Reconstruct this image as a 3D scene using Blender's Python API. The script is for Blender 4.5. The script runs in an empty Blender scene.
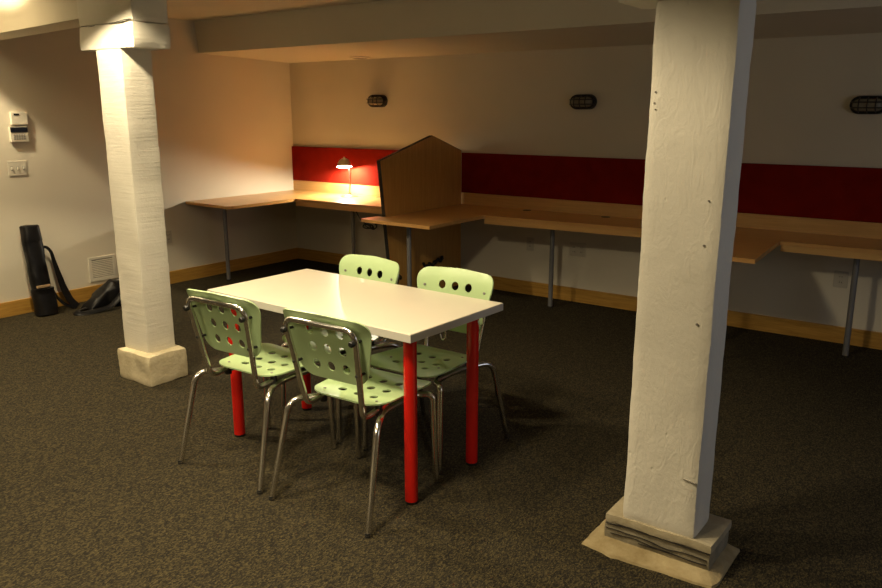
import bpy, bmesh, math, random
from mathutils import Vector, Matrix, noise
from mathutils.geometry import delaunay_2d_cdt
C = bpy.context.scene.collection
PI = math.pi
random.seed(7)

# ------------------------------------------------------------------ camera
CAM = Vector((6.3627, -5.9087, 1.6)); YAW, PITCH, ROLL, FPX = -0.6386, 0.2314, 0.0012, 781.94
cd = bpy.data.cameras.new('camera'); cam = bpy.data.objects.new('camera', cd); C.objects.link(cam)
F = Vector((math.sin(YAW)*math.cos(PITCH), math.cos(YAW)*math.cos(PITCH), -math.sin(PITCH)))
R = Vector((math.cos(YAW), -math.sin(YAW), 0)); U = R.cross(F)
X = R*math.cos(ROLL) - U*math.sin(ROLL); Y = R*math.sin(ROLL) + U*math.cos(ROLL)
M = Matrix((X, Y, -F)).transposed().to_4x4(); M.translation = CAM
cam.matrix_world = M
cd.sensor_width = 36; cd.lens = 36*FPX/882; cd.clip_start = .05; cd.clip_end = 60
bpy.context.scene.camera = cam

# ------------------------------------------------------------------ world, exposure, ceiling lamps, added fill lights
w = bpy.data.worlds.new('world'); bpy.context.scene.world = w; w.use_nodes = True
w.node_tree.nodes['Background'].inputs[0].default_value = (.5, .6, .8, 1)
w.node_tree.nodes['Background'].inputs[1].default_value = .02
vs = bpy.context.scene.view_settings
vs.view_transform = 'Standard'; vs.look = 'None'; vs.exposure = .14; vs.gamma = 1; vs.use_curve_mapping = False
WARM = (1, .82, .52)
def spot(loc, power, half, blend=.25, aim=(0, 0, -1), col=WARM, rad=.05):
    l = bpy.data.lights.new('downlight_and_fill', 'SPOT'); l.energy = power; l.color = col
    l.spot_size = 2*math.radians(half); l.spot_blend = blend; l.shadow_soft_size = rad
    o = bpy.data.objects.new('downlight_and_fill', l); o.location = loc
    o.rotation_euler = Vector(aim).to_track_quat('-Z', 'Y').to_euler(); C.objects.link(o)
def area(loc, power, sx, sy, aim, col):
    l = bpy.data.lights.new('cool_fill', 'AREA'); l.energy = power; l.color = col
    l.shape = 'RECTANGLE'; l.size = sx; l.size_y = sy
    o = bpy.data.objects.new('cool_fill', l); o.location = loc
    o.rotation_euler = Vector(aim).to_track_quat('-Z', 'Y').to_euler(); C.objects.link(o)
spot((.35, -3.58, 2.36), 115, 49, .18)
spot((2.52, -3.87, 2.36), 120, 62.5, .14, rad=.05)
spot((3.7, -4.3, 2.36), 95, 60, .4, rad=.12)  # added over the table to make up for the weakened spot next to it
spot((4.5, -4.5, 2.36), 135, 76, .3, rad=.12)
spot((4.7, -6.0, 2.36), 190, 64, .6, rad=.2)  # added fill from the camera side, brightens the chairs
spot((2.6, -5.9, 2.36), 140, 66, .5, rad=.3)  # second added camera-side fill, lifts the chair backs
spot((.9, -4.0, 2.1), 90, 60, .1, (0, .35, 1))  # added unseen uplight, makes the bright patch on beam and ceiling
area((7.9, -2.6, 1.3), 7, 1.4, 1.2, (-1, .1, -.25), (.80, .86, 1))  # added weak cool fill from the right, no window built there

# ------------------------------------------------------------------ materials
def nt(name):
    m = bpy.data.materials.new(name); m.use_nodes = True
    t = m.node_tree; b = t.nodes['Principled BSDF']
    return m, t, b
def N(t, kind, **kw):
    n = t.nodes.new(kind)
    for k, v in kw.items():
        if k in n.inputs: n.inputs[k].default_value = v
        else: setattr(n, k, v)
    return n
def coords(t, scale=(1, 1, 1), rot=(0, 0, 0)):
    c = t.nodes.new('ShaderNodeTexCoord'); mp = t.nodes.new('ShaderNodeMapping')
    mp.inputs['Scale'].default_value = scale; mp.inputs['Rotation'].default_value = rot
    t.links.new(c.outputs['Object'], mp.inputs['Vector']); return mp.outputs['Vector']
def ramp(t, fac, stops):
    r = t.nodes.new('ShaderNodeValToRGB'); e = r.color_ramp.elements
    while len(e) < len(stops): e.new(.5)
    for x, (p, c) in zip(e, stops): x.position = p; x.color = (*c, 1)
    t.links.new(fac, r.inputs['Fac']); return r.outputs['Color']
def bump(t, b, h, strength, dist=.01, prev=None):
    n = t.nodes.new('ShaderNodeBump'); n.inputs['Strength'].default_value = strength; n.inputs['Distance'].default_value = dist
    t.links.new(h, n.inputs['Height'])
    if prev: t.links.new(prev, n.inputs['Normal'])
    t.links.new(n.outputs['Normal'], b.inputs['Normal']); return n.outputs['Normal']
def plain(name, col, rough=.5, metal=0, spec=.5, emit=0, var=.06, vs_=6):
    m, t, b = nt(name)
    b.inputs['Roughness'].default_value = rough; b.inputs['Metallic'].default_value = metal
    b.inputs['Specular IOR Level'].default_value = spec
    n = N(t, 'ShaderNodeTexNoise', Scale=vs_, Detail=3.0); t.links.new(coords(t), n.inputs['Vector'])
    c = ramp(t, n.outputs['Fac'], [(.3, tuple(x*(1-var) for x in col)), (.7, tuple(min(1, x*(1+var)) for x in col))])
    t.links.new(c, b.inputs['Base Color'])
    if emit:
        b.inputs['Emission Color'].default_value = (1, .85, .55, 1); b.inputs['Emission Strength'].default_value = emit
    return m
def paint(name, col, rough=.7, bs=.15, scale=60):
    m = plain(name, col, rough, var=.03, vs_=1.5); t = m.node_tree; b = t.nodes['Principled BSDF']
    n = N(t, 'ShaderNodeTexNoise', Scale=float(scale), Detail=4.0); t.links.new(coords(t), n.inputs['Vector'])
    bump(t, b, n.outputs['Fac'], bs, .004); return m
def wood(name, a, c, sc=(1.2, 14, 14), rough=.35, grain=1.0):
    m, t, b = nt(name)
    n = N(t, 'ShaderNodeTexNoise', Scale=3.0, Detail=8.0, Roughness=.62, Distortion=.6*grain)
    t.links.new(coords(t, sc), n.inputs['Vector'])
    n2 = N(t, 'ShaderNodeTexNoise', Scale=14.0, Detail=3.0); t.links.new(coords(t, (sc[0]*1.5, sc[1]*1.5, sc[2]*1.5)), n2.inputs['Vector'])
    mx = N(t, 'ShaderNodeMath', operation='MULTIPLY_ADD'); mx.inputs[1].default_value = .25
    t.links.new(n2.outputs['Fac'], mx.inputs[0]); t.links.new(n.outputs['Fac'], mx.inputs[2])
    t.links.new(ramp(t, mx.outputs[0], [(.42, a), (.82, c)]), b.inputs['Base Color'])
    b.inputs['Roughness'].default_value = rough
    bump(t, b, n.outputs['Fac'], .05, .002); return m

def carpet():
    m, t, b = nt('woven_loop_carpet')
    v = N(t, 'ShaderNodeTexVoronoi', Scale=1.0); t.links.new(coords(t, (240, 120, 1), (0, 0, .15)), v.inputs['Vector'])
    sep = N(t, 'ShaderNodeSeparateColor'); t.links.new(v.outputs['Color'], sep.inputs[0])
    w2 = N(t, 'ShaderNodeTexWave', Scale=9.0, Distortion=3.5, Detail=2.0); w2.inputs['Detail Scale'].default_value = 6
    t.links.new(coords(t, (1, 1.6, 1)), w2.inputs['Vector'])
    n = N(t, 'ShaderNodeTexNoise', Scale=26.0, Detail=3.0); t.links.new(coords(t, (1, .7, 1)), n.inputs['Vector'])
    a = N(t, 'ShaderNodeMath', operation='MULTIPLY_ADD'); a.inputs[1].default_value = .85
    t.links.new(sep.outputs[0], a.inputs[0])
    k = N(t, 'ShaderNodeMath', operation='MULTIPLY'); k.inputs[1].default_value = .3; t.links.new(n.outputs['Fac'], k.inputs[0])
    t.links.new(k.outputs[0], a.inputs[2])
    col = ramp(t, a.outputs[0], [(.2, (.016, .014, .011)), (.45, (.026, .022, .015)), (.7, (.042, .034, .019)), (.98, (.078, .062, .030))])
    t.links.new(col, b.inputs['Base Color']); b.inputs['Roughness'].default_value = .95
    b.inputs['Specular IOR Level'].default_value = .1
    p = bump(t, b, v.outputs['Distance'], .6, .004)
    return m
def column_paint(name, col, kind):
    m, t, b = nt(name)
    b.inputs['Roughness'].default_value = .62
    n0 = N(t, 'ShaderNodeTexNoise', Scale=5.0, Detail=5.0); t.links.new(coords(t), n0.inputs['Vector'])
    t.links.new(ramp(t, n0.outputs['Fac'], [(.3, tuple(x*.93 for x in col)), (.7, col)]), b.inputs['Base Color'])
    sc = (2, 2, 38) if kind == 'h' else (13, 13, 5)
    n = N(t, 'ShaderNodeTexNoise', Scale=2.0, Detail=6.0, Roughness=.6, Distortion=(.3 if kind == 'h' else 2.6)); t.links.new(coords(t, sc), n.inputs['Vector'])
    p = bump(t, b, n.outputs['Fac'], .22 if kind == 'h' else .24, .010)
    n2 = N(t, 'ShaderNodeTexNoise', Scale=55.0, Detail=4.0); t.links.new(coords(t), n2.inputs['Vector'])
    p = bump(t, b, n2.outputs['Fac'], .25, .004, p)
    v = N(t, 'ShaderNodeTexVoronoi', Scale=13.0, Randomness=1.0); v.feature = 'F1'; t.links.new(coords(t, (1, 1, .6)), v.inputs['Vector'])
    r = ramp(t, v.outputs['Distance'], [(.03, (0, 0, 0)), (.07, (1, 1, 1))])
    bump(t, b, r, .35, .004, p)
    return m
def concrete(name, a, c):
    m, t, b = nt(name)
    n = N(t, 'ShaderNodeTexNoise', Scale=9.0, Detail=8.0, Roughness=.7); t.links.new(coords(t), n.inputs['Vector'])
    t.links.new(ramp(t, n.outputs['Fac'], [(.35, a), (.65, c)]), b.inputs['Base Color'])
    b.inputs['Roughness'].default_value = .85
    n2 = N(t, 'ShaderNodeTexNoise', Scale=60.0, Detail=5.0); t.links.new(coords(t), n2.inputs['Vector'])
    bump(t, b, n2.outputs['Fac'], .5, .006); return m
def fabric(name, col, rough=.9, sheen=.0):
    m = plain(name, col, rough, var=.1, vs_=9, spec=.05); t = m.node_tree; b = t.nodes['Principled BSDF']
    v = N(t, 'ShaderNodeTexNoise', Scale=420.0, Detail=2.0); t.links.new(coords(t), v.inputs['Vector'])
    bump(t, b, v.outputs['Fac'], .3, .002); return m

mat = dict(
    wall=paint('eggshell_wall_paint', (.64, .59, .48)), ceil=paint('ceiling_paint', (.64, .59, .48), .85),
    carpet=carpet(),
    oak=wood('oak_baseboard_wood', (.32, .16, .028), (.52, .30, .066), (1.2, 14, 20)),
    oaky=wood('oak_baseboard_side_wood', (.32, .16, .028), (.52, .30, .066), (14, 1.2, 20)),
    maple=wood('maple_desk_veneer', (.52, .265, .075), (.64, .35, .12), (1.0, 16, 16), .3, .5),
    mapley=wood('maple_edge_veneer', (.55, .31, .095), (.68, .40, .14), (1.0, 10, 26), .4, .5),
    divider=wood('divider_veneer', (.52, .26, .06), (.64, .35, .09), (16, 16, 1.2), .35, .5),
    black=plain('black_plastic', (.012, .012, .012), .4), rubber=plain('black_rubber', (.01, .01, .01), .8),
    darkedge=plain('dark_edge_band', (.015, .012, .01), .6),
    red=fabric('red_fabric', (.21, .010, .004)), redpaint=plain('glossy_red_enamel', (.62, .014, .008), .22, var=.03),
    white=plain('white_laminate', (.78, .71, .58), .28, var=.015), whiteedge=plain('laminate_edge', (.60, .57, .52), .4, var=.02),
    green=plain('pale_green_plastic', (.46, .62, .32), .38, var=.02),
    chrome=plain('polished_chrome', (.74, .72, .69), .2, 1.0, var=.02), steel=plain('grey_painted_steel', (.20, .20, .21), .4, .3),
    nickel=plain('brushed_nickel', (.55, .52, .46), .28, 1.0), bagcloth=plain('black_nylon', (.008, .0075, .008), .38, spec=.18, var=.3, vs_=14),
    colh=column_paint('rough_white_column_paint', (.74, .70, .60), 'h'), colv=column_paint('cracked_white_timber_paint', (.74, .70, .60), 'v'),
    base=concrete('stained_plaster_base', (.50, .42, .26), (.66, .58, .40)), plinthtop=concrete('plinth_plaster_dimmed', (.32, .27, .17), (.44, .38, .26)), plinth=concrete('grey_weathered_timber_dimmed', (.17, .15, .10), (.30, .26, .18)),  # plinthtop and plinth darkened: the dim light there is put into the colour
    skirt=concrete('yellowed_mortar_dimmed', (.27, .20, .09), (.42, .34, .19)),  # mortar colour likewise lowered to carry the dim light at the plinth
    ivory=plain('ivory_plastic', (.62, .58, .48), .5, var=.02), lcd=plain('dark_display', (.01, .012, .02), .25),
    grey=plain('grey_plastic', (.28, .27, .25), .5), tan=plain('tan_label_cloth', (.35, .24, .13), .8),
    liner=plain('white_enamel_liner', (.85, .83, .78), .4), plate=plain('outlet_plastic', (.50, .46, .38), .45, var=.02), glass=plain('frosted_lamp_glass', (.22, .20, .14), .25, var=.1, vs_=30), bulb=plain('lit_bulb_glass', (1, .9, .7), .3, emit=30),
    vent=plain('vent_enamel', (.66, .62, .52), .5), ventdark=plain('vent_shadow_metal', (.22, .20, .17), .7),
)

# ------------------------------------------------------------------ mesh helpers
def link(name, me, m, parent=None):
    o = bpy.data.objects.new(name, me); C.objects.link(o)
    for x in (m if isinstance(m, (list, tuple)) else [m]): me.materials.append(mat[x])
    if parent: o.parent = parent
    return o
def obj(name, bm, m, parent=None, smooth=False, loc=None):
    bmesh.ops.recalc_face_normals(bm, faces=bm.faces)
    me = bpy.data.meshes.new(name); bm.to_mesh(me); bm.free()
    if smooth:
        for p in me.polygons: p.use_smooth = True
        me.set_sharp_from_angle(angle=math.radians(50))
    o = link(name, me, m, parent)
    if loc is not None:
        loc = Vector(loc); me.transform(Matrix.Translation(-loc)); o.location = loc
    return o
def box(bm, x0, x1, y0, y1, z0, z1, bev=0, seg=2, mi=0):
    r = bmesh.ops.create_cube(bm, size=1)
    for v in r['verts']:
        v.co = Vector((x0+(v.co.x+.5)*(x1-x0), y0+(v.co.y+.5)*(y1-y0), z0+(v.co.z+.5)*(z1-z0)))
    fs = {f for v in r['verts'] for f in v.link_faces}
    for f in fs: f.material_index = mi
    if bev:
        es = list({e for v in r['verts'] for e in v.link_edges})
        bmesh.ops.bevel(bm, geom=es, offset=bev, segments=seg, affect='EDGES', profile=.5)
    return bm
def prism(bm, pts, z0, z1, axis='z', bev=0):
    def P(a, b, c): return (a, b, c) if axis == 'z' else ((c, a, b) if axis == 'x' else (a, c, b))
    A = [bm.verts.new(P(a, b, z0)) for a, b in pts]; B = [bm.verts.new(P(a, b, z1)) for a, b in pts]
    n = len(pts); fs = [bm.faces.new(A), bm.faces.new(B)]
    for i in range(n): fs.append(bm.faces.new((A[i], A[(i+1) % n], B[(i+1) % n], B[i])))
    if bev:
        es = list({e for f in fs for e in f.edges}); bmesh.ops.bevel(bm, geom=es, offset=bev, segments=2, affect='EDGES')
    return bm
def fillet(pts, r, n=6):
    pts = [Vector(p) for p in pts]; out = [pts[0]]
    for i in range(1, len(pts)-1):
        a, b, c = pts[i-1], pts[i], pts[i+1]
        rr = min(r, (a-b).length*.49, (c-b).length*.49)
        p, q = b+(a-b).normalized()*rr, b+(c-b).normalized()*rr
        for k in range(n+1):
            s = k/n; out.append(p*(1-s)**2 + b*2*s*(1-s) + q*s*s)
    out.append(pts[-1]); return out
def tube(bm, pts, r, n=12, closed=False, rads=None, flat=1.0):
    pts = [Vector(p) for p in pts]; rings = []; m_ = len(pts)
    ref = None
    for i, p in enumerate(pts):
        if closed: d = pts[(i+1) % m_]-pts[i-1]
        else: d = pts[min(i+1, m_-1)]-pts[max(i-1, 0)]
        d.normalize()
        if ref is None: ref = Vector((0, 0, 1)) if abs(d.z) < .9 else Vector((1, 0, 0))
        s = d.cross(ref).normalized(); ref = s.cross(d).normalized()
        rr = rads[i] if rads else r
        rings.append([bm.verts.new(p+(s*math.cos(2*PI*k/n)+ref*math.sin(2*PI*k/n)*flat)*rr) for k in range(n)])
    for i in range(m_ if closed else m_-1):
        a, b = rings[i], rings[(i+1) % m_]
        for k in range(n): bm.faces.new((a[k], a[(k+1) % n], b[(k+1) % n], b[k]))
    if not closed: bm.faces.new(rings[0]); bm.faces.new(rings[-1])
    return bm
def lathe(bm, prof, n=32, c=(0, 0, 0), axis='z', cap=True):
    rings = []
    for r, h in prof:
        ring = []
        for k in range(n):
            a = 2*PI*k/n; x, y = r*math.cos(a), r*math.sin(a)
            v = (x, y, h) if axis == 'z' else ((h, x, y) if axis == 'x' else (x, h, y))
            ring.append(bm.verts.new(Vector(v)+Vector(c)))
        rings.append(ring)
    for a, b in zip(rings, rings[1:]):
        for k in range(n): bm.faces.new((a[k], a[(k+1) % n], b[(k+1) % n], b[k]))
    if cap: bm.faces.new(rings[0]); bm.faces.new(rings[-1])
    return bm
def thing(name, label, cat, loc=(0, 0, 0), rz=0, group=None):
    o = bpy.data.objects.new(name, None); o.empty_display_size = .1; C.objects.link(o)
    o.location = loc; o.rotation_euler = (0, 0, rz); return tag(o, label, cat, group)
def tag(o, label, cat, group=None):
    o['label'] = label; o['category'] = cat
    if group: o['group'] = group
    return o
def struct(name, bm, m, smooth=False):
    o = obj(name, bm, m, smooth=smooth); o['kind'] = 'structure'; return o
def rough_box(x0, x1, y0, y1, z0, z1, step=.03, amp=.004, bev=.012, seed=0, tilt=(0, 0), freq=9):
    # a hand-cast block: subdivided, rounded edges, uneven surface
    bm = bmesh.new()
    nx, ny, nz = (max(2, int((b-a)/step)) for a, b in ((x0, x1), (y0, y1), (z0, z1)))
    bmesh.ops.create_cube(bm, size=1)
    for ax, n in ((0, nx), (1, ny), (2, nz)):
        for k in range(1, n):
            co = Vector((0, 0, 0)); co[ax] = -.5+k/n; no = Vector((0, 0, 0)); no[ax] = 1
            bmesh.ops.bisect_plane(bm, geom=list(bm.verts)+list(bm.edges)+list(bm.faces), plane_co=co, plane_no=no)
    L = (x1-x0, y1-y0, z1-z0); c = Vector(((x0+x1)/2, (y0+y1)/2, (z0+z1)/2))
    for v in bm.verts:
        p = Vector([v.co[i]*L[i] for i in range(3)])
        q = Vector([max(-L[i]/2+bev, min(L[i]/2-bev, p[i])) for i in range(3)])
        d = p-q
        if d.length > 1e-6: p = q+d.normalized()*min(bev, d.length) if d.length > bev else p
        w_ = p+c
        d1 = noise.noise_vector(w_*freq+Vector((seed, 0, 0)))*amp + noise.noise_vector(w_*freq*4+Vector((0, seed, 0)))*amp*.35
        s = (w_.z-z0)/L[2]
        v.co = w_ + d1*Vector((1, 1, .5)).length*.8 + Vector((tilt[0]*s, tilt[1]*s, 0))
    for v in bm.verts: v.co.z = max(v.co.z, z0)
    return bm

# ------------------------------------------------------------------ the room
XR, YF, ZC = 8.2, -8.2, 2.4
struct('floor', box(bmesh.new(), -.1, XR+.1, YF-.1, .1, -.1, 0), 'carpet')
struct('ceiling', box(bmesh.new(), -.1, XR+.1, YF-.1, .1, ZC, ZC+.1), 'ceil')
struct('wall_left', box(bmesh.new(), -.1, 0, YF-.1, .1, 0, ZC), 'wall')
struct('wall_back', box(bmesh.new(), 0, XR, 0, .1, 0, ZC), 'wall')
struct('wall_right', box(bmesh.new(), XR, XR+.1, YF-.1, .1, 0, ZC), 'wall')
struct('wall_front', box(bmesh.new(), 0, XR, YF-.1, YF, 0, ZC), 'wall')
HB = .12
struct('baseboard_left', box(bmesh.new(), 0, .016, YF, 0, 0, HB, .003), 'oaky')
struct('baseboard_back', box(bmesh.new(), .016, XR, -.016, 0, 0, HB, .003), 'oak')
# dropped soffit along the back wall and the girder over the columns
struct('trim_1', prism(bmesh.new(), [(-1.13, 2.118), (0, 2.078), (0, ZC), (-1.16, ZC)], 0, XR, 'x'), 'ceil')
b = prism(bmesh.new(), [(0, -3.16), (1.91, -3.366), (1.91, -3.16), (0, -2.95)], 2.108, ZC)
box(b, 1.9, XR, -3.35, -3.15, 2.23, ZC, .008)
struct('trim_2', b, 'ceil')

# ------------------------------------------------------------------ columns
def crack(bm, x0, x1, y, z0, dz, th, seed):
    # a thin wandering gap line, proud of the face by a hair
    n = 14; A = []; B = []
    for i in range(n+1):
        s = i/n; x = x0+(x1-x0)*s; z = z0+dz*s+noise.noise(Vector((x*9, seed, 0)))*.012
        t_ = th*(.25+.75*abs(noise.noise(Vector((x*14, seed+5, 0)))))*(1 if 0 < i < n else .2)
        A.append((x, z+t_)); B.append((x, z-t_))
    prism(bm, A+B[::-1], y-.004, y+.004, 'y')
col1 = thing('column', 'white painted column on the left with wide cap and square cream base', 'column', (2.175, -3.275, 0))
def put(o, root):
    o.parent = root; o.matrix_parent_inverse = Matrix.Identity(4)
    o.data.transform(Matrix.Translation(-root.location)); return o
put(obj('shaft', rough_box(2.055, 2.305, -3.37, -3.18, .18, 1.935, .025, .0028, .010, 3, freq=7), 'colh', smooth=True), col1)
put(obj('cap', rough_box(1.905, 2.44, -3.375, -3.14, 1.93, 2.062, .025, .004, .01, 8), 'colh', smooth=True), col1)
put(obj('upper_block', rough_box(1.90, 2.435, -3.368, -3.145, 2.064, ZC, .03, .003, .008, 12), 'colh', smooth=True), col1)
cr = bmesh.new(); crack(cr, 1.93, 2.08, -3.374, 2.055, .006, .003, 2); crack(cr, 2.22, 2.43, -3.374, 2.062, .012, .004, 9)
put(obj('crack', cr, 'darkedge'), col1)
bb = rough_box(2.045, 2.375, -3.415, -3.15, 0, .185, .02, .006, .012, 5)
put(obj('base', bb, 'base', smooth=True), col1)

col2 = thing('column', 'cracked white timber column nearest the camera on a stepped grey plinth', 'column', (5.455, -3.28, 0))
put(obj('shaft', rough_box(5.328, 5.598, -3.39, -3.215, .12, 1.94, .02, .0025, .014, 21, tilt=(.012, 0), freq=7), 'colv', smooth=True), col2)
put(obj('cap', rough_box(5.215, 5.72, -3.40, -3.16, 1.935, 2.1, .03, .004, .01, 25), 'colv', smooth=True), col2)
put(obj('plinth', rough_box(5.265, 5.665, -3.398, -3.165, .094, .127, .02, .003, .007, 31), 'plinthtop', smooth=True), col2)
put(obj('plinth_board', rough_box(5.262, 5.66, -3.395, -3.17, .022, .094, .02, .004, .007, 35, freq=14), 'plinth', smooth=True), col2)
# mortar skirt: a sloping irregular apron around the plinth
bm = bmesh.new(); outer = [(5.205, -3.452), (5.33, -3.475), (5.5, -3.462), (5.69, -3.452), (5.70, -3.40), (5.70, -3.15), (5.60, -3.10), (5.26, -3.11), (5.205, -3.2), (5.195, -3.35)]
inner = [(5.258, -3.392), (5.34, -3.4), (5.5, -3.4), (5.655, -3.398), (5.664, -3.37), (5.664, -3.175), (5.6, -3.16), (5.27, -3.16), (5.258, -3.2), (5.257, -3.33)]
def densify(P, k=6):
    out = []
    for i in range(len(P)):
        a, b_ = Vector((*P[i], 0)), Vector((*P[(i+1) % len(P)], 0))
        for j in range(k): out.append(a.lerp(b_, j/k))
    return out
O, I = densify(outer), densify(inner)
ro = []
for s, zz in ((0, 0), (.06, .008), (.5, .016), (1, .03)):
    ring = []
    for o_, i_ in zip(O, I):
        p = o_.lerp(i_, s); nn = noise.noise_vector(p*22)*.007*(1 if s < 1 else .2)
        ring.append(bm.verts.new((p.x+nn.x, p.y+nn.y, max(0, zz+(nn.z*.7 if 0 < s < 1 else 0)))))
    ro.append(ring)
for a, c in zip(ro, ro[1:]):
    for k in range(len(a)): bm.faces.new((a[k], a[(k+1) % len(a)], c[(k+1) % len(a)], c[k]))
bm.faces.new(ro[0]); bm.faces.new(ro[-1])
put(obj('mortar_skirt', bm, 'skirt', smooth=True), col2)
# chips, nail holes and the notch in the near column's paint
bm = bmesh.new()
for x, z, r in ((5.556, 1.17, .004), (5.36, 1.62, .003), (5.365, 1.60, .0025), (5.362, 1.655, .003), (5.56, 1.315, .003), (5.553, .905, .0045)):
    lathe(bm, [(r, -.0015), (r, .004)], 10, (x, -3.3925, z), 'y')
crack(bm, 5.545, 5.592, -3.391, .345, -.004, .0025, 4)
put(obj('paint_chips', bm, 'ventdark'), col2)
bm = bmesh.new(); crack(bm, 5.27, 5.65, -3.396, .070, -.004, .0012, 6); crack(bm, 5.29, 5.56, -3.396, .055, -.006, .0012, 11); crack(bm, 5.4, 5.65, -3.397, .046, .004, .0010, 17); crack(bm, 5.27, 5.66, -3.397, .093, 0, .0016, 15)
put(obj('crack', bm, 'darkedge'), col2)

# ------------------------------------------------------------------ wall-length desks
ZT = .757; TH = .026
def worktop(parent, pts, m='maple'):
    bm = prism(bmesh.new(), pts, ZT-TH, ZT, bev=.0015)
    return obj('worktop', bm, m, parent)
def edge_apron(parent, x0, x1, y, h=.068):
    return obj('edge_apron', box(bmesh.new(), x0, x1, y, y+.022, ZT-h, ZT-TH-.0005, .001), 'mapley', parent)
def deskleg(parent, bx, by, tx=None, ty=None, top=ZT-TH):
    bm = bmesh.new(); tx = bx if tx is None else tx; ty = by if ty is None else ty
    tube(bm, [(bx, by, .008), (tx, ty, top-.006)], .019, 16)
    l = obj('leg', bm, 'steel', parent, True)
    bm = bmesh.new(); lathe(bm, [(.05, top-.006), (.05, top)], 24, (tx, ty, 0)); obj('mounting_plate', bm, 'steel', l, True)
    bm = bmesh.new(); lathe(bm, [(.021, 0), (.021, .01)], 16, (bx, by, 0)); obj('foot', bm, 'rubber', l, True)
D1 = thing('corner_desk', 'maple L-shaped desk in the left corner holding the lit lamp', 'desk')
# worktop with return along the left wall, radiused corner
def rc(cx, cy, r, a0, a1, n=6): return [(cx+r*math.cos(math.radians(a0+(a1-a0)*k/n)), cy+r*math.sin(math.radians(a0+(a1-a0)*k/n))) for k in range(n+1)]
worktop(D1, [(.001, -.02), (.001, -1.40)] + rc(.61, -1.36, .06, -90, 0) + [(.67, -.62), (2.191, -.62), (2.191, -.02)])
edge_apron(D1, .67, 2.19, -.62)
obj('upstand', box(bmesh.new(), .001, 2.191, -.02, -.001, ZT-TH, .862, .001), 'mapley', D1)
deskleg(D1, .315, -1.20); deskleg(D1, 1.235, -.42)
D2 = thing('long_desk', 'long maple desk along the back wall with two projecting returns', 'desk')
worktop(D2, [(2.228, -.02), (2.228, -1.12), (2.165, -1.12), (2.165, -1.32), (2.85, -1.32), (2.838, -.60), (2.855, -.575), (4.50, -.475), (4.50, -1.27), (5.175, -1.27), (5.12, -.5), (XR-.001, -.5), (XR-.001, -.02)])
obj('edge_apron', prism(bmesh.new(), [(2.845, -.574), (4.49, -.474), (4.49, -.452), (2.845, -.552)], ZT-.068, ZT-TH-.0005), 'mapley', D2); edge_apron(D2, 5.13, XR-.002, -.497)
obj('upstand', box(bmesh.new(), 2.228, XR-.002, -.02, -.001, ZT-TH, .862, .001), 'mapley', D2)
deskleg(D2, 2.475, -1.10); deskleg(D2, 3.33, -.30); deskleg(D2, 5.56, -.32); deskleg(D2, 4.75, -1.05)
for gx in (2.96, 3.69):
    bm = bmesh.new(); lathe(bm, [(.036, ZT), (.036, ZT+.003), (.028, ZT+.004)], 28, (gx, -.085, 0))
    obj('cable_grommet', bm, 'black', D2, True)

tag(obj('wall_panel', box(bmesh.new(), .002, 2.191, -.024, -.001, .864, 1.222, .003), 'red'), 'bright red fabric panel behind the lit desk lamp', 'wall panel', None)
tag(obj('wall_panel', box(bmesh.new(), 2.228, XR-.002, -.024, -.001, .864, 1.222, .003), 'red'), 'long dark red fabric panel running right from the wooden divider', 'wall panel', None)

dv = thing('desk_divider', 'tall pointed maple partition between the two desks', 'divider', (2.19, 0, 0))
prof = [(-1.0, 0), (-1.145, 1.203), (-.46, 1.383), (-.026, 1.24), (-.026, 0)]
bm = prism(bmesh.new(), prof, 2.196, 2.226, 'x'); put(obj('panel', bm, 'divider'), dv)
bm = bmesh.new()
def strip(bm, a, b, t, x0, x1):
    a, b = Vector(a), Vector(b); d = (b-a).normalized(); n = Vector((-d.y, d.x))*t
    prism(bm, [tuple(a), tuple(b), tuple(b+n), tuple(a+n)], x0, x1, 'x')
strip(bm, (-1.0, 0), (-1.145, 1.203), .003, 2.192, 2.2265)
strip(bm, (-1.145, 1.203), (-.46, 1.383), .003, 2.192, 2.2265)
strip(bm, (-.46, 1.383), (-.026, 1.24), .003, 2.192, 2.2265)
put(obj('edge_band', bm, 'darkedge'), dv)

# ------------------------------------------------------------------ meeting table
tb = thing('table', 'white rectangular table with four round red legs', 'table', (3.910, -3.318, 0), math.radians(-1.3))
HX, HY, TZ = .640, .322, .757
obj('tabletop', box(bmesh.new(), -HX, HX, -HY, HY, TZ-.036, TZ, .0025), 'white', tb)
bm = bmesh.new()
obj('edge_band', (box(bm, -HX-.0012, HX+.0012, -HY-.0012, -HY+.002, TZ-.034, TZ-.003), box(bm, -HX-.0012, HX+.0012, HY-.002, HY+.0012, TZ-.034, TZ-.003),
    box(bm, -HX-.0012, -HX+.002, -HY, HY, TZ-.034, TZ-.003), box(bm, HX-.002, HX+.0012, -HY, HY, TZ-.034, TZ-.003))[0], 'whiteedge', tb)
for sx in (-1, 1):
    for sy in (-1, 1):
        x, y = (-.552 if sx < 0 else (.578 if sy < 0 else .562)), -.253 if sy < 0 else .20
        bm = bmesh.new(); lathe(bm, [(.0275, .012), (.0275, TZ-.042)], 28, (x, y, 0)); l = obj('leg', bm, 'redpaint', tb, True)
        bm = bmesh.new(); lathe(bm, [(.024, 0), (.0265, .003), (.0265, .012)], 24, (x, y, 0)); obj('foot', bm, 'rubber', l, True)
        bm = bmesh.new(); lathe(bm, [(.05, TZ-.042), (.05, TZ-.036)], 24, (x, y, 0)); obj('mounting_plate', bm, 'steel', l, True)
for y in (-.08, .19):
    bm = bmesh.new(); tube(bm, fillet([(.625, y, TZ-.036), (.625, y, TZ-.075), (.605, y, TZ-.085), (.597, y, TZ-.06)], .01), .003, 8)
    obj('hook', bm, 'chrome', tb, True)

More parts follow.
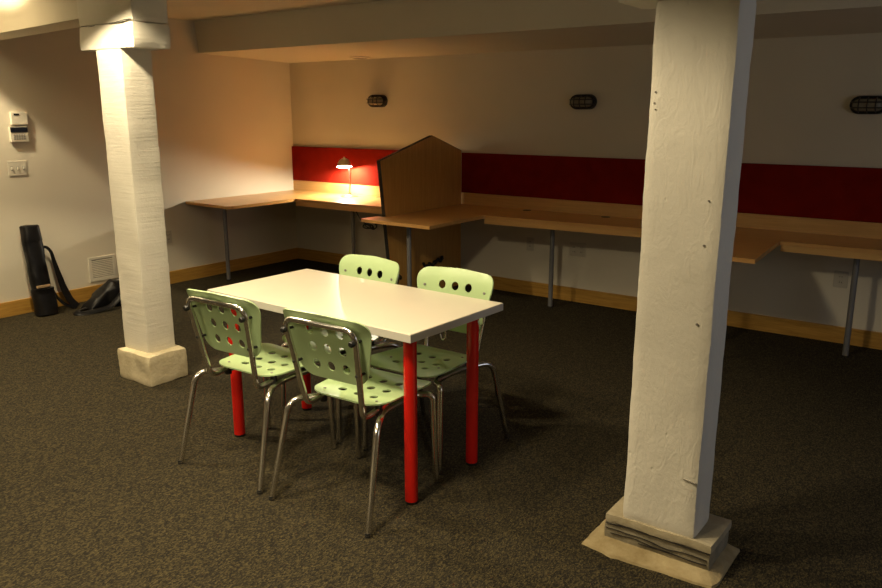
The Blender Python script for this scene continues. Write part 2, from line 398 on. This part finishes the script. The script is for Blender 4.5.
# ------------------------------------------------------------------ chairs
def shell(outline, holes, surf, thick, step=.022):
    """thin moulded shell with punched holes; surf(u,v) -> point, offset along the surface normal"""
    pts = [Vector(p) for p in outline]; no = len(pts)
    edges = [(i, (i+1) % no) for i in range(no)]
    hl = []
    for cx, cy, rx, ry in holes:
        k0 = len(pts); n = 16
        pts += [Vector((cx+rx*math.cos(2*PI*k/n), cy+ry*math.sin(2*PI*k/n))) for k in range(n)]
        edges += [(k0+k, k0+(k+1) % n) for k in range(n)]
    def inside(p):
        c = False; j = no-1
        for i in range(no):
            a, b_ = pts[i], pts[j]
            if (a.y > p.y) != (b_.y > p.y) and p.x < (b_.x-a.x)*(p.y-a.y)/(b_.y-a.y)+a.x: c = not c
            j = i
        return c
    def inhole(p, g=1.0): return any(((p.x-cx)/(rx*g))**2+((p.y-cy)/(ry*g))**2 < 1 for cx, cy, rx, ry in holes)
    xs = [p.x for p in pts[:no]]; ys = [p.y for p in pts[:no]]
    x = min(xs)+step/2; ol = list(pts[:no])
    while x < max(xs):
        y = min(ys)+step/2
        while y < max(ys):
            p = Vector((x, y))
            if inside(p) and not inhole(p, 1.35) and min((p-q).length for q in ol) > step*.5: pts.append(p)
            y += step
        x += step
    vs2, es, fs, *_ = delaunay_2d_cdt([Vector(p) for p in pts], edges, [], 0, 1e-6)
    bm = bmesh.new()
    def nrm(u, v):
        e = .002; a = Vector(surf(u+e, v))-Vector(surf(u-e, v)); b_ = Vector(surf(u, v+e))-Vector(surf(u, v-e))
        return a.cross(b_).normalized()
    T = [bm.verts.new(Vector(surf(p.x, p.y))+nrm(p.x, p.y)*thick/2) for p in vs2]
    B = [bm.verts.new(Vector(surf(p.x, p.y))-nrm(p.x, p.y)*thick/2) for p in vs2]
    cnt = {}
    for f in fs:
        c = sum((vs2[i] for i in f), Vector((0, 0)))/len(f)
        if not inside(c) or inhole(c, .98): continue
        bm.faces.new([T[i] for i in f]); bm.faces.new([B[i] for i in reversed(f)])
        for i in range(len(f)):
            e = (f[i], f[(i+1) % len(f)]); cnt[tuple(sorted(e))] = cnt.get(tuple(sorted(e)), 0)+1
    for (a, b_), n in cnt.items():
        if n == 1: bm.faces.new((T[a], T[b_], B[b_], B[a]))
    bmesh.ops.delete(bm, geom=[v for v in bm.verts if not v.link_faces], context='VERTS')
    bmesh.ops.recalc_face_normals(bm, faces=bm.faces)
    return bm
def rounded_poly(P, rad, n=8):
    out = []
    m_ = len(P)
    for i in range(m_):
        a, b_, c = Vector(P[i-1]), Vector(P[i]), Vector(P[(i+1) % m_])
        r = rad[i] if isinstance(rad, (list, tuple)) else rad
        p, q = b_+(a-b_).normalized()*r, b_+(c-b_).normalized()*r
        out += [p*(1-s)**2+b_*2*s*(1-s)+q*s*s for s in (k/n for k in range(n+1))]
    return out
def seat_surf(u, v):
    z = .452 + .35*u*u - .010*math.exp(-((v-.05)/.12)**2)
    if v > .20: z -= 1.6*(v-.20)**2
    return (u, v, z)
def back_surf(u, v):
    s = v-.545
    y = -.140 - .235*s + 8*u**4
    if s > .215: y -= 3.0*(s-.215)**2
    return (u, y, v)
def make_chair(label):
    t = thing('chair', label, 'chair', group='pale green perforated chairs around the white table')
    out = rounded_poly([(-.185, -.10), (.185, -.10), (.222, .272), (-.222, .272)], [.07, .07, .09, .09])
    hs = [(x, y, .019, .019) for x in (-.085, 0, .085) for y in (0.0, .085, .17)]
    obj('seat', shell(out, hs, seat_surf, .006), 'green', t, True)
    out = rounded_poly([(-.172, .548), (.172, .548), (.238, .830), (0, .842), (-.238, .830)], [.075, .075, .075, .05, .075])
    hs = [(x, y, .0205, .0205) for x in (-.078, 0, .078) for y in (.610, .686, .760)]
    o = obj('backrest', shell(out, hs, back_surf, .006), 'green', t, True)
    for sx in (-1, 1):
        bm = bmesh.new(); tube(bm, fillet([(sx*.262, -.268, .006), (sx*.236, -.165, .422), (sx*.165, -.03, .414), (sx*.160, .06, .414)], .06, 8), .0135, 14)
        l = obj('leg', bm, 'chrome', t, True)
        bm = bmesh.new(); lathe(bm, [(.010, 0), (.013, .002), (.013, .018)], 14, (sx*.262, -.268, 0)); obj('foot', bm, 'rubber', l, True)
        bm = bmesh.new(); tube(bm, fillet([(sx*.222, .250, .006), (sx*.218, .235, .40), (sx*.205, .225, .414), (sx*.160, .20, .414), (sx*.160, .12, .414)], .045, 8), .0135, 14)
        l = obj('leg', bm, 'chrome', t, True)
        bm = bmesh.new(); lathe(bm, [(.010, 0), (.013, .002), (.013, .018)], 14, (sx*.222, .250, 0)); obj('foot', bm, 'rubber', l, True)
    bm = bmesh.new()
    for sx in (-1, 1): tube(bm, [(sx*.160, -.02, .414), (sx*.160, .17, .414)], .0125, 12)
    for y in (-.0, .15): tube(bm, [(-.16, y, .414), (.16, y, .414)], .009, 12)
    obj('seat_frame', bm, 'chrome', t, True)
    bm = bmesh.new()
    tube(bm, fillet([(-.150, .02, .440-.004), (-.150, -.150, .414), (-.158, -.165, .50), (-.184, -.224, .797), (.184, -.224, .797), (.158, -.165, .50), (.150, -.150, .414), (.150, .02, .436)], .055, 8), .0125, 14)
    obj('back_frame', bm, 'chrome', t, True)
    for sx in (-1, 1):
        for z, fy in ((.75, 0), (.61, 0)):
            fx = .158+(z-.50)/.30*.026; ty = -.165-(z-.50)/.30*.059; by = back_surf(fx, z)[1]
            bm = bmesh.new(); lathe(bm, [(.006, by+.006), (.006, ty-.010), (.006 if z < .7 else .012, ty-.011), (.006 if z < .7 else .013, ty-(.014 if z < .7 else .026)), (.005 if z < .7 else .009, ty-(.016 if z < .7 else .031))], 12, (sx*(fx-.002), 0, z), 'y')
            obj('screw_knob', bm, 'black', t, True)
            bm = bmesh.new(); lathe(bm, [(.007, by+.003), (.007, by+.0065), (.004, by+.0075)], 12, (sx*(fx-.002), 0, z), 'y')
            obj('screw_head', bm, 'grey', t, True)
        for y in (-.05, .14):
            zt = seat_surf(.15, y)[2]
            bm = bmesh.new(); lathe(bm, [(.014, .398), (.016, .401), (.016, zt-.003)], 12, (sx*.150, y, 0)); obj('rubber_mount', bm, 'black', t, True)
            bm = bmesh.new(); lathe(bm, [(.006, zt+.002), (.006, zt+.005)], 10, (sx*.140, y, 0)); obj('screw_head', bm, 'grey', t, True)
    return t
def dup(root):
    r = root.copy(); C.objects.link(r)
    for ch in list(root.children):
        c = ch.copy(); C.objects.link(c); c.parent = r
        for g in list(ch.children):
            d = g.copy(); C.objects.link(d); d.parent = c
    return r
ch = make_chair('pale green chair with its back to the camera, nearest the left column')
spots = [((3.636, -3.652), 2.5, None),
         ((4.245, -3.638), 2.2, 'pale green chair with its back to the camera, beside the front red table leg'),
         ((3.62, -3.06), 175, 'pale green chair behind the table, in front of the wooden divider'),
         ((4.196, -3.060), 180.5, 'pale green chair behind the table, at its right-hand corner')]
for i, (p, a, lab) in enumerate(spots):
    o = ch if i == 0 else dup(ch)
    o.location = (*p, 0); o.rotation_euler = (0, 0, math.radians(a))
    if lab: o['label'] = lab

# ------------------------------------------------------------------ desk lamp
LX, LY = .93, -.15
lp = thing('desk_lamp', 'lit small desk lamp with dome shade on the corner desk', 'lamp', (LX, LY, ZT))
bm = bmesh.new(); lathe(bm, [(.088, 0), (.088, .006), (.06, .016), (.018, .024), (.013, .04)], 32, (.02, 0, 0)); obj('base', bm, 'nickel', lp, True)
bm = bmesh.new(); tube(bm, fillet([(.02, 0, .02), (.035, -.002, .16), (.03, .0, .27), (.0, .0, .33), (-.03, -.005, .365)], .06), .007, 10); obj('stem', bm, 'nickel', lp, True)
SH = Matrix.Translation((-.022, -.02, .292)) @ Matrix.Rotation(math.radians(13), 4, Vector((-1, -1, 0))) @ Matrix.Scale(.84, 4)
def shaded(name, prof, m, cap=True, n=36):
    bm = lathe(bmesh.new(), prof, n, cap=cap); bmesh.ops.transform(bm, matrix=SH, verts=bm.verts); return obj(name, bm, m, lp, True)
shaded('lamp_shade', [(.013, .100), (.036, .094), (.060, .076), (.076, .046), (.086, .010), (.090, 0), (.0885, 0)], 'nickel', False)
shaded('shade_liner', [(.0885, .0), (.084, .010), (.074, .044), (.058, .073), (.034, .091), (.011, .097)], 'liner', False)
shaded('finial', [(.006, .118), (.013, .113), (.014, .098), (.004, .09)], 'nickel', n=16)
shaded('bulb', [(.004, .022), (.022, .030), (.029, .048), (.022, .068), (.013, .088)], 'bulb', n=20)
bm = bmesh.new(); tube(bm, fillet([(.07, .0, .012), (.02, .08, .006), (-.09, .06, .006), (-.13, .10, .006)], .05), .003, 8); obj('cord', bm, 'black', lp, True)
l = bpy.data.lights.new('lamp_light', 'POINT'); l.energy = 54; l.color = (1, .92, .68); l.shadow_soft_size = .015
o = bpy.data.objects.new('lamp_light', l); o.parent = lp; o.location = SH @ Vector((0, 0, .004)); C.objects.link(o)

# tangled power cord hanging under the corner desk
pts = [Vector((1.27, -.44, .725)), Vector((1.31, -.45, .66)), Vector((1.37, -.45, .58))]
for k in range(24):
    a = k*.9; pts.append(Vector((1.44+.045*math.cos(a)+k*.0045, -.46+.02*math.sin(a*1.3), .535+.022*math.sin(a))))
pts += [Vector((1.62, -.46, .575)), Vector((1.72, -.46, .60)), Vector((1.86, -.42, .68)), Vector((1.9, -.40, .73))]
bm = bmesh.new(); tube(bm, fillet(pts, .02, 3), .006, 8)
tag(obj('power_cord', bm, 'black', smooth=True), 'black tangled power cord hanging under the corner desk', 'cord')

# ------------------------------------------------------------------ bulkhead wall lights
def stadium(w_, h, n=10):
    r = h/2; c = w_/2-r
    return [(c+r*math.cos(a), r*math.sin(a)) for a in (-PI/2+PI*k/n for k in range(n+1))] + [(-c+r*math.cos(a), r*math.sin(a)) for a in (PI/2+PI*k/n for k in range(n+1))]
def loft(bm, layers, axis='y'):
    rings = [[bm.verts.new((x, y, z)) for x, z in P] for P, y in layers]
    n = len(rings[0])
    for a, b_ in zip(rings, rings[1:]):
        for k in range(n): bm.faces.new((a[k], a[(k+1) % n], b_[(k+1) % n], b_[k]))
    bm.faces.new(rings[0]); bm.faces.new(rings[-1]); return bm
def bulkhead(label):
    t = thing('wall_light', label, 'light', group='unlit black bulkhead lights along the back wall')
    bm = loft(bmesh.new(), [(stadium(.225, .118), -.001), (stadium(.225, .118), -.03), (stadium(.215, .108), -.042), (stadium(.19, .085), -.044)])
    obj('housing', bm, 'black', t, True)
    bm = loft(bmesh.new(), [(stadium(.185, .08), -.042), (stadium(.18, .075), -.068), (stadium(.15, .055), -.085), (stadium(.1, .02), -.09)])
    obj('lens', bm, 'glass', t, True)
    bm = bmesh.new()
    for x in (-.05, 0.0, .05): tube(bm, fillet([(x, -.04, -.05), (x, -.085, -.036), (x, -.098, 0), (x, -.085, .036), (x, -.04, .05)], .02), .0042, 8)
    for z in (-.018, .018): tube(bm, fillet([(-.105, -.04, z), (-.09, -.085, z), (0, -.097, z), (.09, -.085, z), (.105, -.04, z)], .02), .0042, 8)
    for s in (-1, 1): tube(bm, [(s*x_, -.045, z_) for x_, z_ in stadium(.205, .10)], .006, 8, closed=True)
    obj('cage', bm, 'black', t, True)
    return t
wl = bulkhead('black oval caged wall light left of the wooden divider, above the red panel')
for i, (x, z, lab) in enumerate(((1.23, 1.683, None), (3.42, 1.66, 'black oval caged wall light between the divider and the near column'), (5.475, 1.627, 'black oval caged wall light to the right of the near column'))):
    o = wl if i == 0 else dup(wl); o.location = (x, 0, z)
    if lab: o['label'] = lab

# ------------------------------------------------------------------ wall fittings
def plate_left(name, y0, y1, z0, z1, d, m='ivory', parent=None, x=0):
    return obj(name, box(bmesh.new(), x+.0005, x+d, y0, y1, z0, z1, .003), m, parent)
t = thing('thermostat', 'small ivory thermostat box on the left wall above the keypad', 'thermostat', (0, -2.865, 1.54))
put(plate_left('housing', -2.925, -2.80, 1.49, 1.585, .03), t); put(plate_left('display', -2.905, -2.865, 1.563, 1.575, .002, 'lcd', x=.03), t)
t = thing('alarm_keypad', 'ivory alarm keypad with dark display below the thermostat', 'keypad', (0, -2.88, 1.41))
put(plate_left('housing', -2.945, -2.81, 1.36, 1.475, .028), t); put(plate_left('display', -2.943, -2.812, 1.434, 1.473, .0035, 'lcd', x=.028), t)
for r_ in range(3):
    for c_ in range(5): put(plate_left('button', -2.922+c_*.019, -2.909+c_*.019, 1.378+r_*.015, 1.388+r_*.015, .003, 'grey', x=.028), t)
t = thing('light_switch', 'ivory three-switch wall plate below the alarm keypad', 'switch', (0, -2.915, 1.16))
put(plate_left('plate', -2.985, -2.84, 1.10, 1.215, .006), t)
for k in range(3):
    y = -2.913+(k-1)*.046
    put(plate_left('toggle', y-.005, y+.005, 1.148, 1.168, .014, 'ivory', x=.006), t)
    put(obj('toggle_slot', box(bmesh.new(), .0055, .0068, y-.008, y+.008, 1.143, 1.173), 'grey'), t)
t = thing('air_vent', 'square cream return-air grille low on the left wall', 'vent', (0, -2.30, .26))
bm = bmesh.new()
for a, b_, c_, d_ in ((-2.42, -2.17, .152, .175), (-2.42, -2.17, .343, .366), (-2.42, -2.392, .175, .343), (-2.198, -2.17, .175, .343)): box(bm, .0005, .012, a, b_, c_, d_, .002)
put(obj('frame', bm, 'vent'), t); put(obj('backing', box(bmesh.new(), .0005, .003, -2.392, -2.198, .175, .343), 'ventdark'), t)
bm = bmesh.new()
for k in range(11): 
    z = .18+k*.015; prism(bm, [(.003, z), (.011, z-.004), (.011, z-.001), (.003, z+.006)], -2.392, -2.198, 'y')
put(obj('slats', bm, 'vent'), t)
def outlet(label, w_=.075):
    t = thing('outlet', label, 'outlet')
    obj('plate', box(bmesh.new(), -w_/2, w_/2, -.006, -.0005, -.058, .058, .003), 'plate', t)
    n = 1 if w_ < .1 else 2
    for i in range(n):
        cx = 0 if n == 1 else (i-.5)*.07
        for s in (-1, 1):
            bm = bmesh.new(); box(bm, cx-.016, cx+.016, -.009, -.0055, s*.02-.014, s*.02+.014, .003); r = obj('receptacle', bm, 'plate', t)
            bm = bmesh.new(); box(bm, cx-.008, cx-.005, -.0098, -.0085, s*.02-.005, s*.02+.006); box(bm, cx+.005, cx+.008, -.0098, -.0085, s*.02-.005, s*.02+.006); obj('slot', bm, 'black', r)
    return t
o = outlet('narrow outlet on the left wall under the corner desk'); o.location = (0, -1.617, .445); o.rotation_euler = (0, 0, PI/2)
o = outlet('single outlet on the back wall, left of the middle desk leg'); o.location = (2.955, 0, .455)
o = outlet('double-width outlet on the back wall, right of the middle desk leg', .15); o.location = (3.415, 0, .452)
o = outlet('outlet on the back wall beside the rightmost desk leg', .09); o.location = (5.43, 0, .452)
o = thing('ceiling_diffuser', 'small round cream fitting under the soffit, above the first wall light', 'ceiling fitting', (1.16, -.18, 2.084))
bm = bmesh.new(); lathe(bm, [(.10, .004), (.10, -.006), (.085, -.012)], 32); obj('ring', bm, 'vent', o, True)
bm = bmesh.new(); lathe(bm, [(.078, -.011), (.05, -.016), (.01, -.017)], 32); obj('diffuser', bm, 'ventdark', o, True)

# ------------------------------------------------------------------ bags by the left wall
tbag = thing('tripod_bag', 'tall narrow black carrying bag leaning upright against the left wall', 'bag', (.17, -2.915, 0))
def bag_loft(secs, n=20, e=.6, amp=.011, seed=1):
    bm = bmesh.new(); rings = []
    for (cx, cy, z, rx, ry) in secs:
        ring = []
        for k in range(n):
            a = 2*PI*k/n; c_, s_ = math.cos(a), math.sin(a)
            p = Vector((cx+rx*math.copysign(abs(c_)**e, c_), cy+ry*math.copysign(abs(s_)**e, s_), z))
            p += noise.noise_vector(Vector((p.x*14+seed, p.y*14, p.z*9)))*amp; p.z = max(p.z, .001); ring.append(bm.verts.new(p))
        rings.append(ring)
    for a, b_ in zip(rings, rings[1:]):
        for k in range(n): bm.faces.new((a[k], a[(k+1) % n], b_[(k+1) % n], b_[k]))
    bm.faces.new(rings[0]); bm.faces.new(rings[-1]); return bm
def lean(z): return .03 - .10*(z/.70)
secs = []
for k in range(25):
    z = .22+k/24*.49; s = k/24
    secs.append((lean(z), -.008, z, .050-.010*s, .072-.004*s+.003*math.sin(k*.5)))
obj('body', bag_loft(secs), 'bagcloth', tbag, True)
secs = [(.03, .0, .001, .05, .065)] + [(lean(z_)+.002, .0, z_, .062, .082) for z_ in (.01, .03, .06, .1, .14, .17, .2)] + [(.02, .0, .222, .056, .076)]
obj('end_pocket', bag_loft(secs, seed=9), 'bagcloth', tbag, True)
obj('label_patch', box(bmesh.new(), .020, .050, -.06, .045, .228, .248, .003), 'tan', tbag)
bm = bmesh.new()
def ribbon(bm, path, wv, th=.006):
    path = [Vector(p) for p in path]; rings = []
    for i, p in enumerate(path):
        d = (path[min(i+1, len(path)-1)]-path[max(i-1, 0)]).normalized(); k = wv(i/(len(path)-1))
        side = (Vector((1, 0, 0)).cross(d)).normalized()*k; up = Vector((1, 0, 0))*th/2
        rings.append([bm.verts.new(p+side+up), bm.verts.new(p-side+up), bm.verts.new(p-side-up), bm.verts.new(p+side-up)])
    for a, b_ in zip(rings, rings[1:]):
        for k in range(4): bm.faces.new((a[k], a[(k+1) % 4], b_[(k+1) % 4], b_[k]))
    bm.faces.new(rings[0]); bm.faces.new(rings[-1]); return bm
path = fillet([(-.04, .03, .515), (-.03, .075, .545), (-.02, .115, .50), (-.015, .13, .40), (-.01, .15, .30), (.0, .175, .18), (.01, .215, .07), (.02, .26, .016)], .04)
ribbon(bm, path, lambda s_: .011+.016*min(1, max(0, s_-.3)*2.2), .01)
obj('strap', bm, 'bagcloth', tbag, True)
bm = bmesh.new(); ribbon(bm, fillet([(.0, .07, .21), (.005, .10, .13), (.015, .16, .05), (.025, .23, .015)], .05), lambda s_: .012); obj('lower_strap', bm, 'bagcloth', tbag, True)
obj('top_flap', bag_loft([(lean(z_), -.008, z_, .045, .071) for z_ in (.60, .61, .66, .70, .71)]+[(lean(.72), -.008, .716, .035, .066)], seed=4), 'bagcloth', tbag, True)

db = thing('duffel_bag', 'slumped black duffel bag on the floor behind the left column', 'bag', (.32, -2.36, 0))
secs = []
n_ = 28; bm = bmesh.new(); rings = []
for k in range(n_+1):
    s = k/n_; y = -.30+.72*s
    h = .195*min(1, (s/.30)**.8 if s < .30 else 1)*(1 if s < .75 else max(.05, 1-((s-.75)/.25)**2*.9))+.012
    wd = .12*(.6+.4*math.sin(PI*min(1, max(.05, s))))
    ring = []
    for j in range(20):
        a = 2*PI*j/20; c_, s_ = math.cos(a), math.sin(a)
        p = Vector((wd*math.copysign(abs(c_)**.75, c_), y, h/2+h/2*math.copysign(abs(s_)**.75, s_)))
        p += (noise.noise_vector(p*9)*.035+noise.noise_vector(p*26)*.014)*min(1, h*6); p.z = max(.001, p.z); ring.append(bm.verts.new(p))
    rings.append(ring)
for a, b_ in zip(rings, rings[1:]):
    for k in range(20): bm.faces.new((a[k], a[(k+1) % 20], b_[(k+1) % 20], b_[k]))
bm.faces.new(rings[0]); bm.faces.new(rings[-1])
obj('body', bm, 'bagcloth', db, True)
bm = bmesh.new(); tube(bm, fillet([(.10, .05, .20), (.15, -.05, .12), (.16, -.16, .03), (.13, -.34, .012), (.10, -.42, .012), (.03, -.40, .012), (0, -.30, .02)], .06), .03, 10, flat=.3); obj('strap', bm, 'bagcloth', db, True)
bm = bmesh.new(); tube(bm, [(.0, -.1, .19), (.02, .0, .208), (.02, .12, .210), (.0, .26, .195)], .006, 8); obj('zipper', bm, 'grey', db, True)

# cables sagging at the foot of the divider
bm = bmesh.new()
pts = [Vector((2.245, -.62, .30))]
for k in range(16): pts.append(Vector((2.246+.008*math.cos(k), -.60+.018*k, .255+.02*math.sin(k*1.9)+.003*k)))
tube(bm, fillet(pts, .02, 3), .013, 8)
tag(obj('cable_bundle', bm, 'black', smooth=True), 'small black cable bundle clipped low on the wooden divider', 'cable')
